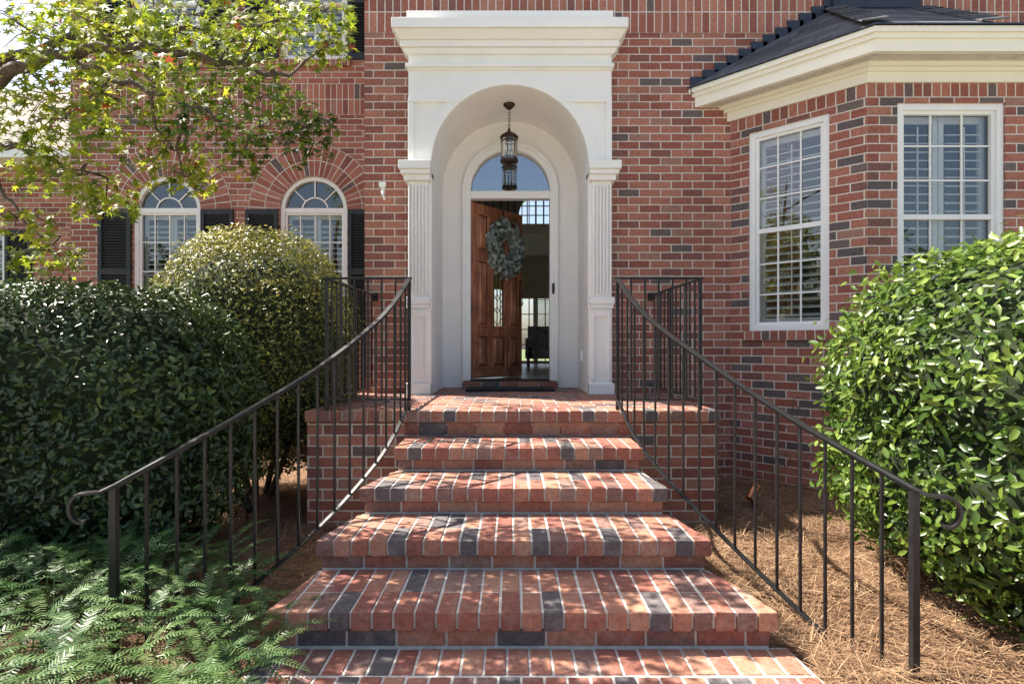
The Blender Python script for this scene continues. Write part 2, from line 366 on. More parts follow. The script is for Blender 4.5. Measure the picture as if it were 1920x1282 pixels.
F=lambda x,y,rot=0: Matrix.Translation((x,y,0))@Matrix.Rotation(rot,4,'Z')
swap=lambda z0:(lambda q:(q.z-z0,q.x))
house=empty('brick_house')
BZ0,BZ1=4.45,4.88; TOP=7.2
XC=-.02
w=MB(); w.M=F(0,5.75)
wall(w,-1.49,7.5,0-.3,BZ0,[(XC-.95,XC+.95,-.3,BZ0,False)],M_brick)
w.quad((-1.49,-.004,BZ0),(7.5,-.004,BZ0),(7.5,-.004,BZ1),(-1.49,-.004,BZ1),M_soldier,uvf=swap(BZ0))
wall(w,-1.49,7.5,BZ1,TOP,[],M_brick)
w.M=F(0,0)
w.quad((-1.49,5.75,-.3),(-1.49,7.8,-.3),(-1.49,7.8,TOP),(-1.49,5.75,TOP),M_brick)
w.quad((7.5,5.75,-.3),(7.5,14,-.3),(7.5,14,TOP),(7.5,5.75,TOP),M_brick)
w.quad((-6.05,14,-.3),(7.5,14,-.3),(7.5,14,.8),(-6.05,14,.8),M_brick)
w.M=F(0,7.8)
WX=[-4.73,-2.72]; r=.46
wall(w,-6.05,-1.49,-.3,BZ0,[(x-r,x+r,1.45,3.15,True) for x in WX],M_brick)
w.quad((-6.05,-.004,BZ0),(-1.49,-.004,BZ0),(-1.49,-.004,BZ1),(-6.05,-.004,BZ1),M_soldier,uvf=swap(BZ0))
wall(w,-6.05,-1.49,BZ1,TOP,[(x-r,x+r,5.2,6.8,False) for x in WX],M_brick)
for x in WX:
    pol=lambda q,x=x:(math.hypot(q.x-x,q.z-3.15)-.46,math.atan2(q.z-3.15,q.x-x)*.62)
    w.ring(x,3.15,r,r+.43,-.006,-.006,M_soldier,n=40,uvf=pol)
    w.box(x-r-.05,x+r+.05,-.04,.02,5.11,5.195,M_soldier,uvf=lambda q:(q.z-5.1,q.x))
w.M=F(0,0); w.quad((-6.05,7.8,-.3),(-6.05,14,-.3),(-6.05,14,TOP),(-6.05,7.8,TOP),M_brick)
w.M=F(0,9.2)
wall(w,-14,-6.05,-.3,4.25,[(-9.1,-8.2,1.3,3.15,False)],M_brick)
BM=[F(2.21,5.75,-pi/4),F(3.06,4.90),F(4.51,4.90,pi/4)]
BL=[1.202,1.45,1.202]
BO=[[(.18,.905,1.44,3.39,False)],[(.26,1.19,1.44,3.39,False)],[(.28,1.02,1.44,3.39,False)]]
for M_,l,o in zip(BM,BL,BO):
    w.M=M_; wall(w,0,l,-.3,3.44,o,M_brickD)
    w.quad((0,-.0,3.44),(l,-.0,3.44),(l,-.0,3.56),(0,-.0,3.56),M_soldier,uvf=lambda q:(q.z-3.44+.006,q.x))
    for (a,b,c,d,e) in o: w.box(a-.04,b+.04,-.035,.02,c-.09,c-.002,M_soldier,uvf=lambda q,c=c:(q.z-c+.09,q.x))
w.obj('brick_walls',house)

win=MB(); win.M=F(0,7.8)
for x in WX:
    window(win,x-r,x+r,1.45,3.15,True,cols=4,rows=4,sash=False,tilt=.45)
    window(win,x-r,x+r,5.2,6.8,False,cols=4,rows=2,sash=True,tilt=1.0)
win.M=F(0,9.2); window(win,-9.1,-8.2,1.3,3.15)
for M_,o in zip(BM,BO):
    win.M=M_
    for (a,b,c,d,e) in o: window(win,a,b,c,d,False,cols=3,rows=3,panels=1 if b-a<.8 else 2,tilt=.32)
win.obj('windows',house)
sh=MB(); sh.M=F(0,7.8)
for x in WX:
    for sx in (-1,1):
        a=x+sx*(r+.02); b=x+sx*(r+.46)
        ext_shutter(sh,min(a,b),max(a,b),1.45,3.15); ext_shutter(sh,min(a,b),max(a,b),5.2,6.8)
sh.M=F(0,9.2); ext_shutter(sh,-8.17,-7.75,1.3,3.15); ext_shutter(sh,-9.55,-9.13,1.3,3.15)
sh.obj('shutters',house)

# ---- portico
p=MB(); s=M_stucco
p.M=F(0,5.6)
ops=[(XC-.77,XC+.77,.82,3.08,True)]
wall(p,XC-1.0,XC+1.0,.82,4.5,ops,s,reveal=.9)
p.M=F(0,0)
for sx in (-1,1):
    X=XC+sx*1.0; p.quad((X,5.6,.5),(X,5.8,.5),(X,5.8,4.5),(X,5.6,4.5),s)
def pb(h,z0,z1,y,y1=5.78): p.box(XC-h,XC+h,y,y1,z0,z1,s)
pb(1.0,4.45,4.535,5.50); pb(1.13,4.325,4.42,5.41); pb(1.07,4.42,4.45,5.46)
def crown(h0,y0,z0,h1,y1,z1):
    V=[(XC-h0,5.78,z0),(XC-h0,y0,z0),(XC+h0,y0,z0),(XC+h0,5.78,z0),(XC-h1,5.78,z1),(XC-h1,y1,z1),(XC+h1,y1,z1),(XC+h1,5.78,z1)]
    p.add(V,[(0,1,5,4),(1,2,6,5),(2,3,7,6),(0,3,2,1),(4,5,6,7)],s)
crown(1.07,5.50,4.26,1.12,5.43,4.323); pb(1.065,4.20,4.26,5.52); crown(1.02,5.565,4.15,1.05,5.54,4.198)
pb(1.02,4.02,4.055,5.555); pb(1.01,4.0,4.02,5.575)
p.ring(XC,3.08,.772,.85,5.575,5.61,s,n=40); p.ring(XC,3.08,.85,.875,5.587,5.61,s,n=40)
for sx in (-1,1):
    def sb(a,b,y0,y1,z0,z1,m=s):
        x0,x1=sorted((XC+sx*a,XC+sx*b)); p.box(x0,x1,y0,y1,z0,z1,m)
    sb(.94,1.0,5.57,5.61,3.1,3.68); sb(.48,1.0,5.568,5.61,3.68,3.73)
    sb(.765,1.075,5.46,5.76,3.0,3.08); sb(.77,1.055,5.48,5.76,2.955,3.0); sb(.775,1.03,5.51,5.76,2.90,2.955)
    sb(.80,.995,5.555,5.62,1.77,2.90)
    for k in range(6):
        c=.817+k*.0325; sb(c-.009,c+.009,5.53,5.56,1.80,2.86)
    sb(.78,1.02,5.53,5.76,1.70,1.77); sb(.785,1.01,5.54,5.76,1.66,1.70)
    sb(.772,1.0,5.56,5.62,.82,1.66); sb(.772,1.02,5.535,5.76,.82,.93)
    sb(.80,.83,5.54,5.57,.95,1.64); sb(.955,.985,5.54,5.57,.95,1.64); sb(.83,.955,5.541,5.57,1.58,1.64)
p.M=F(0,6.5)
wall(p,XC-.80,XC+.80,.7,4.0,[(XC-.46,XC+.46,.7,3.06,True)],s,reveal=.14,mr=M_white)
p.M=F(0,0)
p.obj('portico',house,bevel=.006)
d=MB(); wm=M_white
for sx in (-1,1):
    x0,x1=sorted((XC+sx*.45,XC+sx*.53)); d.box(x0,x1,6.45,6.60,.90,3.06,wm)
    x0,x1=sorted((XC+sx*.505,XC+sx*.54)); d.box(x0,x1,6.435,6.452,.90,3.06,wm)
d.ring(XC,3.06,.45,.53,6.45,6.60,wm,n=36); d.ring(XC,3.06,.505,.54,6.435,6.452,wm,n=36)
d.box(XC-.45,XC+.45,6.46,6.58,2.965,3.05,wm)
d.box(XC-.45,XC+.45,6.50,6.64,.885,.91,M_bronze)
n=24; R=.452
d.add([(XC,6.53,3.05)]+[(XC+R*cos(pi*i/n),6.53,3.06+R*sin(pi*i/n)) for i in range(n+1)],[(0,i+1,i+2) for i in range(n)],M_tglass)
d.box(XC+.475,XC+.50,6.43,6.45,1.88,2.0,M_black)
d.lathe([(0,0),(.016,0),(.016,.02),(0,.02)],(XC+.4875,6.43,1.93),M_black)
d.box(XC+.745,XC+.769,6.02,6.10,1.13,1.24,wm)
d.obj('door_frame',house,bevel=.003)
# door leaf
DA=math.radians(50)
dl=MB(); dl.M=Matrix.Translation((-.465,6.56,0))@Matrix.Rotation(DA,4,'Z')
W=.92
def frame_rect(x0,x1,z0,z1,t,y0,y1,m):
    dl.box(x0,x1,y0,y1,z0,z0+t,m); dl.box(x0,x1,y0,y1,z1-t,z1,m); dl.box(x0,x0+t,y0,y1,z0+t,z1-t,m); dl.box(x1-t,x1,y0,y1,z0+t,z1-t,m)
dl.box(0,.34,0,.045,.915,2.955,M_wood); dl.box(.58,W,0,.045,.915,2.955,M_wood)
dl.box(.34,.58,0.001,.044,.915,1.52,M_wood); dl.box(.34,.58,0.001,.044,2.72,2.955,M_wood)
dl.quad((.34,.022,1.52),(.58,.022,1.52),(.58,.022,2.72),(.34,.022,2.72),M_glass)
frame_rect(.318,.602,1.498,2.742,.03,-.022,.0,M_wood)
for k in range(1,4): dl.box(.34+.06*k-.004,.34+.06*k+.004,.010,.024,1.52,2.72,M_brass)
for z in (1.65,1.80,1.95,2.1,2.45):
    for sg in (-1,1): dl.bar([(.36,.012,z),(.46,.012,z+.12*sg),(.56,.012,z)],.008,.008,M_brass)
for (a,b,c,e) in [(.08,.28,1.03,1.42),(.64,.84,1.03,1.42),(.08,.28,1.52,2.30),(.64,.84,1.52,2.30),(.08,.28,2.40,2.84),(.64,.84,2.40,2.84),(.33,.59,1.03,1.42)]:
    frame_rect(a,b,c,e,.02,-.020,.0,M_wood)
    dl.quad((a+.02,-.001,c+.02),(b-.02,-.001,c+.02),(b-.02,-.001,e-.02),(a+.02,-.001,e-.02),M_wooddk)
    dl.frustum(a+.032,b-.032,c+.032,e-.032,-.002,-.020,.028,M_wood)
dl.box(.02,W-.02,-.012,0,.93,.96,M_wood)
dl.box(W-.085,W-.045,-.012,0,1.70,2.02,M_brass); dl.tube([(W-.065,-.01,1.98),(W-.065,-.06,1.95),(W-.065,-.065,1.82),(W-.065,-.01,1.74)],.010,M_brass)
dl.box(W-.09,W-.04,-.03,0,2.06,2.11,M_brass)
dl.obj('front_door',house,bevel=.004)
# foyer
fy=MB(); FX0,FX1=-1.44,2.4
fy.M=F(0,6.645); wall(fy,FX0,FX1,.9,5.4,[(XC-.46,XC+.46,.9,3.06,True)],M_wallin,reveal=.001)
fy.M=F(0,0)
fy.quad((FX0,6.5,.90),(FX1,6.5,.90),(FX1,12.3,.90),(FX0,12.3,.90),M_floorin)
fy.quad((FX0,6.645,5.4),(FX1,6.645,5.4),(FX1,12.3,5.4),(FX0,12.3,5.4),M_white)
for X in (FX0,FX1): fy.quad((X,6.645,.9),(X,12.3,.9),(X,12.3,5.4),(X,6.645,5.4),M_wallin)
fy.M=F(0,12.3); wall(fy,FX0,FX1,.9,3.2,[(-1.2,-.2,1.0,2.5,False),(.2,1.7,.95,2.3,False)],M_wallin,reveal=.15,mr=M_white)
wall(fy,FX0,FX1,3.2,5.4,[(.15,1.05,3.7,4.1,True)],M_wallin,reveal=.15,mr=M_white)
for X in (.2,.37,.55,.72,.9,1.2,1.45,1.7): fy.box(X-.012,X+.012,.02,.05,.95,2.3,M_white)
for X in (.5,.95): fy.box(X-.04,X+.04,.01,.06,.95,2.3,M_white)
for z in (1.3,1.63,1.96): fy.box(.2,1.7,.022,.048,z-.01,z+.01,M_white)
z=1.0
while z<2.28:
    fy.quad((.54,.08,z),(1.7,.08,z),(1.7,.12,z+.03),(.54,.12,z+.03),M_slat); z+=.045
for k in range(1,5): fy.box(.15+k*.18-.012,.15+k*.18+.012,.02,.05,3.7,4.5,M_white)
for z in (3.9,4.1,4.3): fy.box(.15,1.05,.022,.048,z-.01,z+.01,M_white)
fy.M=F(0,0)
fy.box(FX0,FX1,9.5,9.7,3.15,3.32,M_white); fy.box(FX0,FX1,10.0,12.3,3.2,3.3,M_white)
for k in range(31): fy.box(-1.4+k*.12,-1.385+k*.12,9.55,9.565,3.32,4.1,M_iron)
fy.box(FX0,FX1,9.53,9.59,4.1,4.14,M_iron)
fy.lathe([(.13,0),(.13,.1),(.1,.12),(.09,2.1),(.13,2.15),(.13,2.25)],(1.05,9.6,.9),M_white)
fy.box(.3,.95,10.2,10.8,1.05,1.25,M_fabric); fy.box(.3,.95,10.75,10.9,1.1,1.65,M_fabric); fy.box(.25,.35,10.2,10.85,1.05,1.42,M_fabric); fy.box(.9,1.0,10.2,10.85,1.05,1.42,M_fabric)
for a in (.3,.95):
    for b in (10.23,10.85): fy.box(a-.02,a+.02,b-.02,b+.02,.9,1.05,M_wood)
fy.obj('foyer',house)
# ---- bay eave + roof
bc=3.785
def eo(o): return [(2.21-1.414*o,5.75),(3.06-.414*o,4.90-o),(2*bc-3.06+.414*o,4.90-o),(2*bc-2.21+1.414*o,5.75)]
e=MB()
def band(o0,o1,z0,z1,m,top=True):
    A,B=eo(o0),eo(o1)
    for i in range(3):
        a0,a1,b0,b1=A[i],A[i+1],B[i],B[i+1]
        e.quad((*b0,z0),(*b1,z0),(*b1,z1),(*b0,z1),m)
        e.quad((*a0,z0),(*a1,z0),(*b1,z0),(*b0,z0),m)
        if top: e.quad((*a0,z1),(*a1,z1),(*b1,z1),(*b0,z1),m)
    for P_,Q_ in ((A[0],B[0]),(A[3],B[3])): e.quad((P_[0],P_[1]-.001,z0),(Q_[0],Q_[1]-.001,z0),(Q_[0],Q_[1]-.001,z1),(P_[0],P_[1]-.001,z1),m)
c=M_cream
band(0,.025,3.555,3.64,c); band(0,.05,3.64,3.67,c); band(0,.08,3.67,3.70,c)
band(0,.255,3.70,3.80,c); band(.2,.275,3.80,3.84,c); band(.2,.30,3.84,3.885,c)
for o in (.12,.14,.16,.18,.20): band(o,o+.006,3.697,3.70,M_vent)
E=eo(.315); z=3.90
P1,P2,P3,P4=(3.25,5.745,4.70),(4.10,5.745,4.70),(4.45,5.745,4.48),(5.2,5.745,4.30); Em=(3.9,E[1][1],z)
ua=lambda q:((q.x-q.y)*.707,(q.z)*1.45); uf=lambda q:(q.x,q.z*1.5); ub=lambda q:((q.x+q.y)*.707,(q.z)*1.45)
e.add([(*E[0],z),(*E[1],z),P1],[(0,1,2)],M_shingle,uvf=ua)
e.add([(*E[1],z),Em,P2,P1],[(0,1,2),(0,2,3)],M_shingle,uvf=uf)
e.add([Em,(*E[2],z),P4,P3,P2],[(0,3,4),(0,1,3),(1,2,3)],M_shingle,uvf=uf)
e.add([(*E[2],z),(*E[3],z),P4],[(0,1,2)],M_shingle,uvf=ub)
for i in range(3): e.quad((*E[i],z-.013),(*E[i+1],z-.013),(*E[i+1],z),(*E[i],z),M_flash)
for a,b in (((*E[1],z),P1),(Em,P2)):
    A=Vector(a)+Vector((0,0,.01)); B=Vector(b)
    for k in range(9):
        q0=A.lerp(B,k/9); q1=A.lerp(B,(k+1.25)/9); e.bar([q0+Vector((0,0,.02)),q1+Vector((0,0,.008))],.2,.012,M_shingle)
for k in range(12):
    xa=1.80+k*.122; xb=xa+.16; zb=3.90+k*.071
    e.box(xa,xb,5.728,5.749,zb-.06,zb+.10,M_flash)
e.box(3.22,4.10,5.70,5.746,4.68,4.84,M_flash)
e.obj('bay_eave_and_roof',house)
rf=MB()
rf.quad((-14.3,8.85,4.33),(-5.9,8.85,4.33),(-5.9,12.5,6.9),(-14.3,12.5,6.9),M_shingle2,uvf=lambda q:(q.x,q.y*1.22))
rf.box(-14.3,-5.9,8.80,8.86,4.20,4.325,M_white); rf.box(-14.3,-6.06,8.86,9.2,4.2,4.22,M_white)
rf.quad((-14.3,12.5,6.9),(-5.9,12.5,6.9),(-5.9,16,4.3),(-14.3,16,4.3),M_shingle2)
hz=7.2
rf.add([(-6.5,7.4,hz),(-1.8,7.4,hz),(-1.8,5.45,hz),(7.9,5.45,hz),(7.9,14.4,hz),(-6.5,14.4,hz),(-3,10.5,9.5),(4.5,10,9.8)],
       [(0,1,6),(1,2,6),(2,7,6),(2,3,7),(3,4,7),(4,5,6,7),(5,0,6)],M_shingle)
rf.add([(-6.5,7.4,hz-.15),(-1.8,7.4,hz-.15),(-1.8,5.45,hz-.15),(7.9,5.45,hz-.15),(7.9,14.4,hz-.15),(-6.5,14.4,hz-.15)],[(0,1,2,3,4,5)],M_white)
rf.obj('roof',house)
wb=MB(); wb.box(-1.315,-1.28,5.70,5.748,2.82,2.92,M_white); wb.box(-1.33,-1.265,5.68,5.715,2.88,2.93,M_white); wb.tube([(-1.30,5.70,2.84),(-1.285,5.66,2.80),(-1.27,5.67,2.75)],.012,M_white)
wb.obj('motion_sensor')

# ------------------------------------------------------------ brick steps
st=MB(); g=.011
def rb(): return random.random()
def tread(zt,yn,yb,fl,fr,bl,br,th=.08,bw=.092):
    st.prism([(fl+.012,yn+.012),(fr-.012,yn+.012),(br-.012,yb),(bl+.012,yb)],zt-th+.004,zt-.005,M_mortar)
    nb=round((fr-fl)/bw); w=(fr-fl)/nb
    def yend(x):
        if x<bl-1e-6: return yn+(x-fl)/(bl-fl)*(yb-yn)
        if x>br+1e-6: return yn+(fr-x)/(fr-br)*(yb-yn)
        return yb
    split=yn+.205
    for i in range(nb):
        a=fl+i*w+g/2; b=fl+(i+1)*w-g/2
        z1=zt+random.uniform(-.003,.0015); y0=yn+random.uniform(-.004,.004)
        ea,eb=yend(a),yend(b); k=random.uniform(-.003,.003)
        if min(ea,eb)>split+.05:
            st.prism([(a,y0),(b,y0),(b+k,split),(a+k,split)],zt-th,z1,M_paver,rb())
            st.prism([(a+k,split+g*.6),(b+k,split+g*.6),(b,eb),(a,ea)],zt-th+.002,z1-.001,M_paver,rb())
        elif max(ea,eb)>y0+.04:
            ea=max(ea,y0+.02); eb=max(eb,y0+.02)
            st.prism([(a,y0),(b,y0),(b,eb),(a,ea)],zt-th,z1,M_paver,rb())
def riser(zb,zt,y,fl,fr,bl,br,yb):
    st.prism([(fl+.006,y+.006),(fr-.006,y+.006),(br-.006,yb),(bl+.006,yb)],zb-.05,zt,M_mortar)
    L_=fr-fl; n=max(1,round(L_/.213)); w=L_/n; off=random.choice([0,.5])
    xs=[fl]+[fl+(i+off)*w for i in range(0 if off else 1,n)]+[fr]
    for a,b in zip(xs[:-1],xs[1:]):
        st.box(a+g/2,b-g/2,y,y+.09,zb+g*.6,zt-g*.7,M_paver,rb())
    for (xa,xb_) in ((fl,bl),(fr,br)):
        n=max(1,round((yb-y)/.2))
        for k in range(n):
            t0=k/n; t1=(k+1)/n; y0=y+(yb-y)*t0+g/2; y1=y+(yb-y)*t1-g/2
            X0=xa+(xb_-xa)*t0; X1=xa+(xb_-xa)*t1; sg=1 if xa>0 else -1
            st.prism([(X0,y0+.09*(k==0)),(X1,y1),(X1-sg*.08,y1),(X0-sg*.08,y0+.09*(k==0))],zb+g*.6,zt-g*.7,M_paver,rb())
levels=[(.63,3.74,-.78,.87),(.475,3.305,-.89,.91),(.32,2.87,-.995,1.01),(.165,2.43,-1.06,1.14)]
prev=(.82,4.18,-.78,.87)
LZ=.82
for i,(zt,yn,l,r_) in enumerate(levels):
    pl,pr,py=prev[2],prev[3],prev[1]
    if i==0: pl,pr=l,r_
    tread(zt,yn,py+.03,l,r_,pl,pr)
    zb=levels[i+1][0] if i<3 else 0
    riser(zb,zt-.08,yn+.03,l+.02,r_-.02,pl+.02,pr-.02,py+.03)
    if i<3:
        st.prism([(l+.03,yn+.04),(r_-.03,yn+.04),(pr-.03,4.2),(pl+.03,4.2)],-.2,zb,M_mortar)
    prev=(zt,yn,l,r_)
riser(.63,.74,4.21,-.80,.89,-.80,.89,4.3)
LX0,LX1=-1.53,1.54
st.box(LX0+.01,LX1-.01,4.215,5.75,-.3,.735,M_brick)
nb=round((LX1-LX0)/.092); w_=(LX1-LX0)/nb
st.box(LX0+.012,LX1-.012,4.192,5.75,.742,LZ-.005,M_mortar)
for i in range(nb):
    a=LX0+i*w_+g/2; b=LX0+(i+1)*w_-g/2
    st.box(a,b,4.18+random.uniform(-.003,.003),4.385,.74,LZ+random.uniform(-.002,.001),M_paver,rb())
y=4.395; row=0
while y<5.74:
    xs=[LX0]+([LX0+.1] if row%2 else [])
    while xs[-1]+.2<LX1: xs.append(xs[-1]+.2)
    xs.append(LX1)
    for a,b in zip(xs[:-1],xs[1:]):
        if b-a>.03: st.box(a+g/2,b-g/2,y,min(y+.090,5.745),.745,LZ+random.uniform(-.003,.001),M_paver,rb())
    y+=.102; row+=1
st.box(XC-.768,XC+.768,5.75,6.50,.6,LZ-.007,M_mortar)
y=5.755;row=0
while y<6.48:
    xs=[XC-.768]+([XC-.668] if row%2 else [])
    while xs[-1]+.2<XC+.768: xs.append(xs[-1]+.2)
    xs.append(XC+.768)
    for a,b in zip(xs[:-1],xs[1:]):
        if b-a>.03: st.box(a+g/2,b-g/2,y,min(y+.090,6.495),.745,LZ-.003+random.uniform(-.002,.001),M_paver,rb())
    y+=.102; row+=1
st.box(XC-.53,XC+.53,6.385,6.55,.815,.876,M_mortar)
for i in range(5):
    a=XC-.54+i*.216; st.box(a+g/2,a+.216-g/2,6.375,6.50,.818,.885,M_paver,rb())
st.obj('brick_steps',None,bevel=.0035)

wk=MB()
wk.prism([(-1.14,.2),(1.42,.2),(1.19,2.47),(-1.14,2.47)],-.10,-.005,M_mortar)
yy=2.455
while yy>.4:
    y0=yy-.2; L0=-1.14; R0=1.19+(2.47-yy)*.10
    nb=round((R0-L0)/.092); w_=(R0-L0)/nb
    for i in range(nb):
        a=L0+i*w_+g/2; b=L0+(i+1)*w_-g/2
        wk.box(a,b,y0+g/2,yy-g/2,-.05,random.uniform(-.003,.002),M_paver,rb())
    yy-=.205
wk.obj('brick_walkway',None,bevel=.0035)
dm=MB(); dm.box(XC-.47,XC+.47,5.92,6.33,.822,.838,M_mat); dm.box(XC-.44,XC+.44,5.95,6.30,.838,.842,M_mat); dm.obj('doormat',None,bevel=.004)

# ------------------------------------------------------------ railings
def catmull(P,n=10):
    P=[np.array(q,float) for q in P]; P=[2*P[0]-P[1]]+P+[2*P[-1]-P[-2]]; out=[]
    for i in range(1,len(P)-2):
        for k in range(n):
            t=k/n; a,b,c_,d_=P[i-1],P[i],P[i+1],P[i+2]
            out.append(.5*((2*b)+(-a+c_)*t+(2*a-5*b+4*c_-d_)*t*t+(-a+3*b-3*c_+d_)*t**3))
    out.append(P[-2]); return out
def railing(sx,x_in,x_out,path):
    m=M_iron; rl=MB(); zt,zb=1.80,.90; y0=4.235
    a,b=sorted((x_in,x_out))
    for X in (x_in,x_out): rl.box(X-.012,X+.012,y0-.012,y0+.012,.80,zt+.0,m)
    rl.bar([(a-.02,y0,zt),(b+.02,y0,zt)],.036,.014,m); rl.bar([(a,y0,zb),(b,y0,zb)],.024,.012,m)
    n=6
    for k in range(1,n): X=a+(b-a)*k/n; rl.box(X-.0065,X+.0065,y0-.0065,y0+.0065,zb,zt,m)
    rl.bar([(x_out,y0+.018,zt-.001),(x_out,5.74,zt-.001)],.036,.014,m); rl.bar([(x_out,y0,zb-.001),(x_out,5.74,zb-.001)],.024,.012,m)
    for k in range(1,12):
        Y=y0+(5.72-y0)*k/12; rl.box(x_out-.0065,x_out+.0065,Y-.0065,Y+.0065,zb,zt,m)
    rl.box(x_out-.014,x_out+.014,5.0-.014,5.0+.014,.80,zt,m)
    rl.box(x_out-.03,x_out+.03,5.735,5.749,zt-.05,zt+.03,m)
    main=catmull(path)
    e0=main[-1]; dr=main[-1]-main[-4]; dr/=np.linalg.norm(dr)
    out=np.array((sx*1.0,-.35,0)); out/=np.linalg.norm(out); up=np.array((0,0,1.))
    scr=[e0+dr*.045+out*.01]; cc=e0+dr*.06+out*.055+up*(-.055)
    for k in range(0,12):
        an=math.radians(100-k*19); scr.append(cc+out*.052*cos(an)*(1-.03*k)+up*.062*sin(an)*(1-.01*k))
    C=list(main)+scr
    perp=np.cross(out,up); sides=[]
    for i in range(len(C)):
        if i<len(main):
            t=main[min(i+1,len(main)-1)]-main[max(i-1,0)]; sd=np.array((t[1],-t[0],0)); sd/=np.linalg.norm(sd)+1e-9
            f=max(0,(i-(len(main)-8))/8.); pp=perp if np.dot(perp,sd)>0 else -perp
            sides.append(sd*(1-f)+pp*f)
        else: sides.append(perp if np.dot(perp,sides[-1])>0 else -perp)
    rl.bar(C,.036,.013,m,side=sides); rl.bar([q-np.array((0,0,.011)) for q in main],.022,.011,m)
    low=[q-np.array((0,0,.90)) for q in main]; rl.bar(low,.026,.012,m)
    L_=[0]
    for i in range(1,len(main)): L_.append(L_[-1]+np.linalg.norm((main[i]-main[i-1])[:2]))
    L_=np.array(L_); A=np.array(main); nb=17
    for k in range(1,nb):
        t=L_[-1]*k/nb; q=[np.interp(t,L_,A[:,j]) for j in range(3)]
        rl.box(q[0]-.0065,q[0]+.0065,q[1]-.0065,q[1]+.0065,q[2]-.90,q[2]-.006,m)
    q=A[-1]; rl.box(q[0]-.0145,q[0]+.0145,q[1]-.0145,q[1]+.0145,-.25,q[2]-.006,m)
    return rl.obj('metal_railing',None,bevel=.002)
railing(-1,-.765,-1.38,[(-.765,4.235,1.80),(-.775,4.06,1.71),(-.80,3.86,1.595),(-.88,3.6,1.43),(-1.08,3.2,1.185),(-1.36,2.8,.95),(-1.665,2.38,.72)])
railing(1,.785,1.40,[(.785,4.235,1.80),(.80,4.06,1.71),(.83,3.86,1.595),(.92,3.6,1.43),(1.13,3.18,1.185),(1.36,2.76,.95),(1.605,2.27,.735)])

# ------------------------------------------------------------ lantern
ln=MB(); lx,ly=-.03,6.02; b=M_bronze
ln.lathe([(0,3.845),(.062,3.845),(.06,3.83),(.03,3.80),(.015,3.79),(0,3.79)],(lx,ly,0),b)
for k in range(6):
    zc=3.775-.032*k; o_=k%2
    pts=[(lx+(.011*cos(t) if o_ else 0),ly+(0 if o_ else .011*cos(t)),zc+.02*sin(t)) for t in np.linspace(0,2*pi,11)]
    ln.tube(pts,.0035,b,seg=5)
ln.lathe([(0,3.60),(.012,3.59),(.016,3.57),(.02,3.555),(.05,3.54),(.085,3.515),(.098,3.50),(.098,3.485),(.085,3.48),(0,3.48)],(lx,ly,0),b)
ln.lathe([(.078,3.48),(.078,3.24)],(lx,ly,0),M_lglass,24)
ln.lathe([(.095,3.255),(.098,3.24),(.09,3.225),(.06,3.215),(.03,3.205),(.02,3.19),(0,3.18)],(lx,ly,0),b)
for zz in (3.45,3.27): ln.lathe([(.084,zz),(.088,zz),(.088,zz+.008),(.084,zz+.008),(.084,zz)],(lx,ly,0),b)
for k in range(6):
    t=2*pi*k/6+.3; ln.tube([(lx+.086*cos(t),ly+.086*sin(t),3.245),(lx+.086*cos(t),ly+.086*sin(t),3.485)],.0045,b,seg=6)
for k in range(3):
    t=2*pi*k/3; ln.tube([(lx+.025*cos(t),ly+.025*sin(t),3.25),(lx+.025*cos(t),ly+.025*sin(t),3.34)],.008,M_white,seg=8)
    ln.lathe([(.003,3.34),(.012,3.36),(.010,3.385),(.001,3.41)],(lx+.025*cos(t),ly+.025*sin(t),0),M_lglass,8)
ln.obj('hanging_lantern')

# ------------------------------------------------------------ wreath
MW=Matrix.Translation((-.465,6.56,0))@Matrix.Rotation(DA,4,'Z')
we=empty('wreath'); n=900
th=rng.random(n)*2*pi; ph=rng.random(n)*2*pi; rr=.085*np.sqrt(rng.random(n))+.012
R_=.215+rr*np.cos(ph); loc=np.stack([.52+R_*np.cos(th),-.085-.9*rr*np.sin(ph),2.47+R_*np.sin(th)*1.12],1)
tan=np.stack([-np.sin(th)*.9+np.cos(th)*np.cos(ph)*.8,-.5*np.sin(ph)-.2,np.cos(th)*.9+np.sin(th)*np.cos(ph)*.8],1)+rng.normal(0,.45,(n,3))
nr=np.stack([np.cos(th)*np.cos(ph),-np.abs(np.sin(ph))-.4,np.sin(th)*np.cos(ph)],1)+rng.normal(0,.4,(n,3))
R3=np.array(MW.to_3x3()); loc=loc@R3.T+np.array(MW.translation)
EUC=[(0,0,0),(.3,.3,.04),(.75,.27,.04),(1,0,-.05),(.75,-.27,.04),(.3,-.3,.04)]
scatter('leaves',EUC,OVALF,loc,nr@R3.T,tan@R3.T,rng.uniform(.045,.08,n),M_euc,we)
wr=MB(); wr.M=MW
wr.tube([(.52+.215*cos(t),-.06,2.47+.24*sin(t)) for t in np.linspace(0,2*pi,33)],.02,M_bark,cap=False); wr.box(.515,.525,-.026,-.024,2.70,2.958,M_bronze)
wr.obj('twig_ring',we)

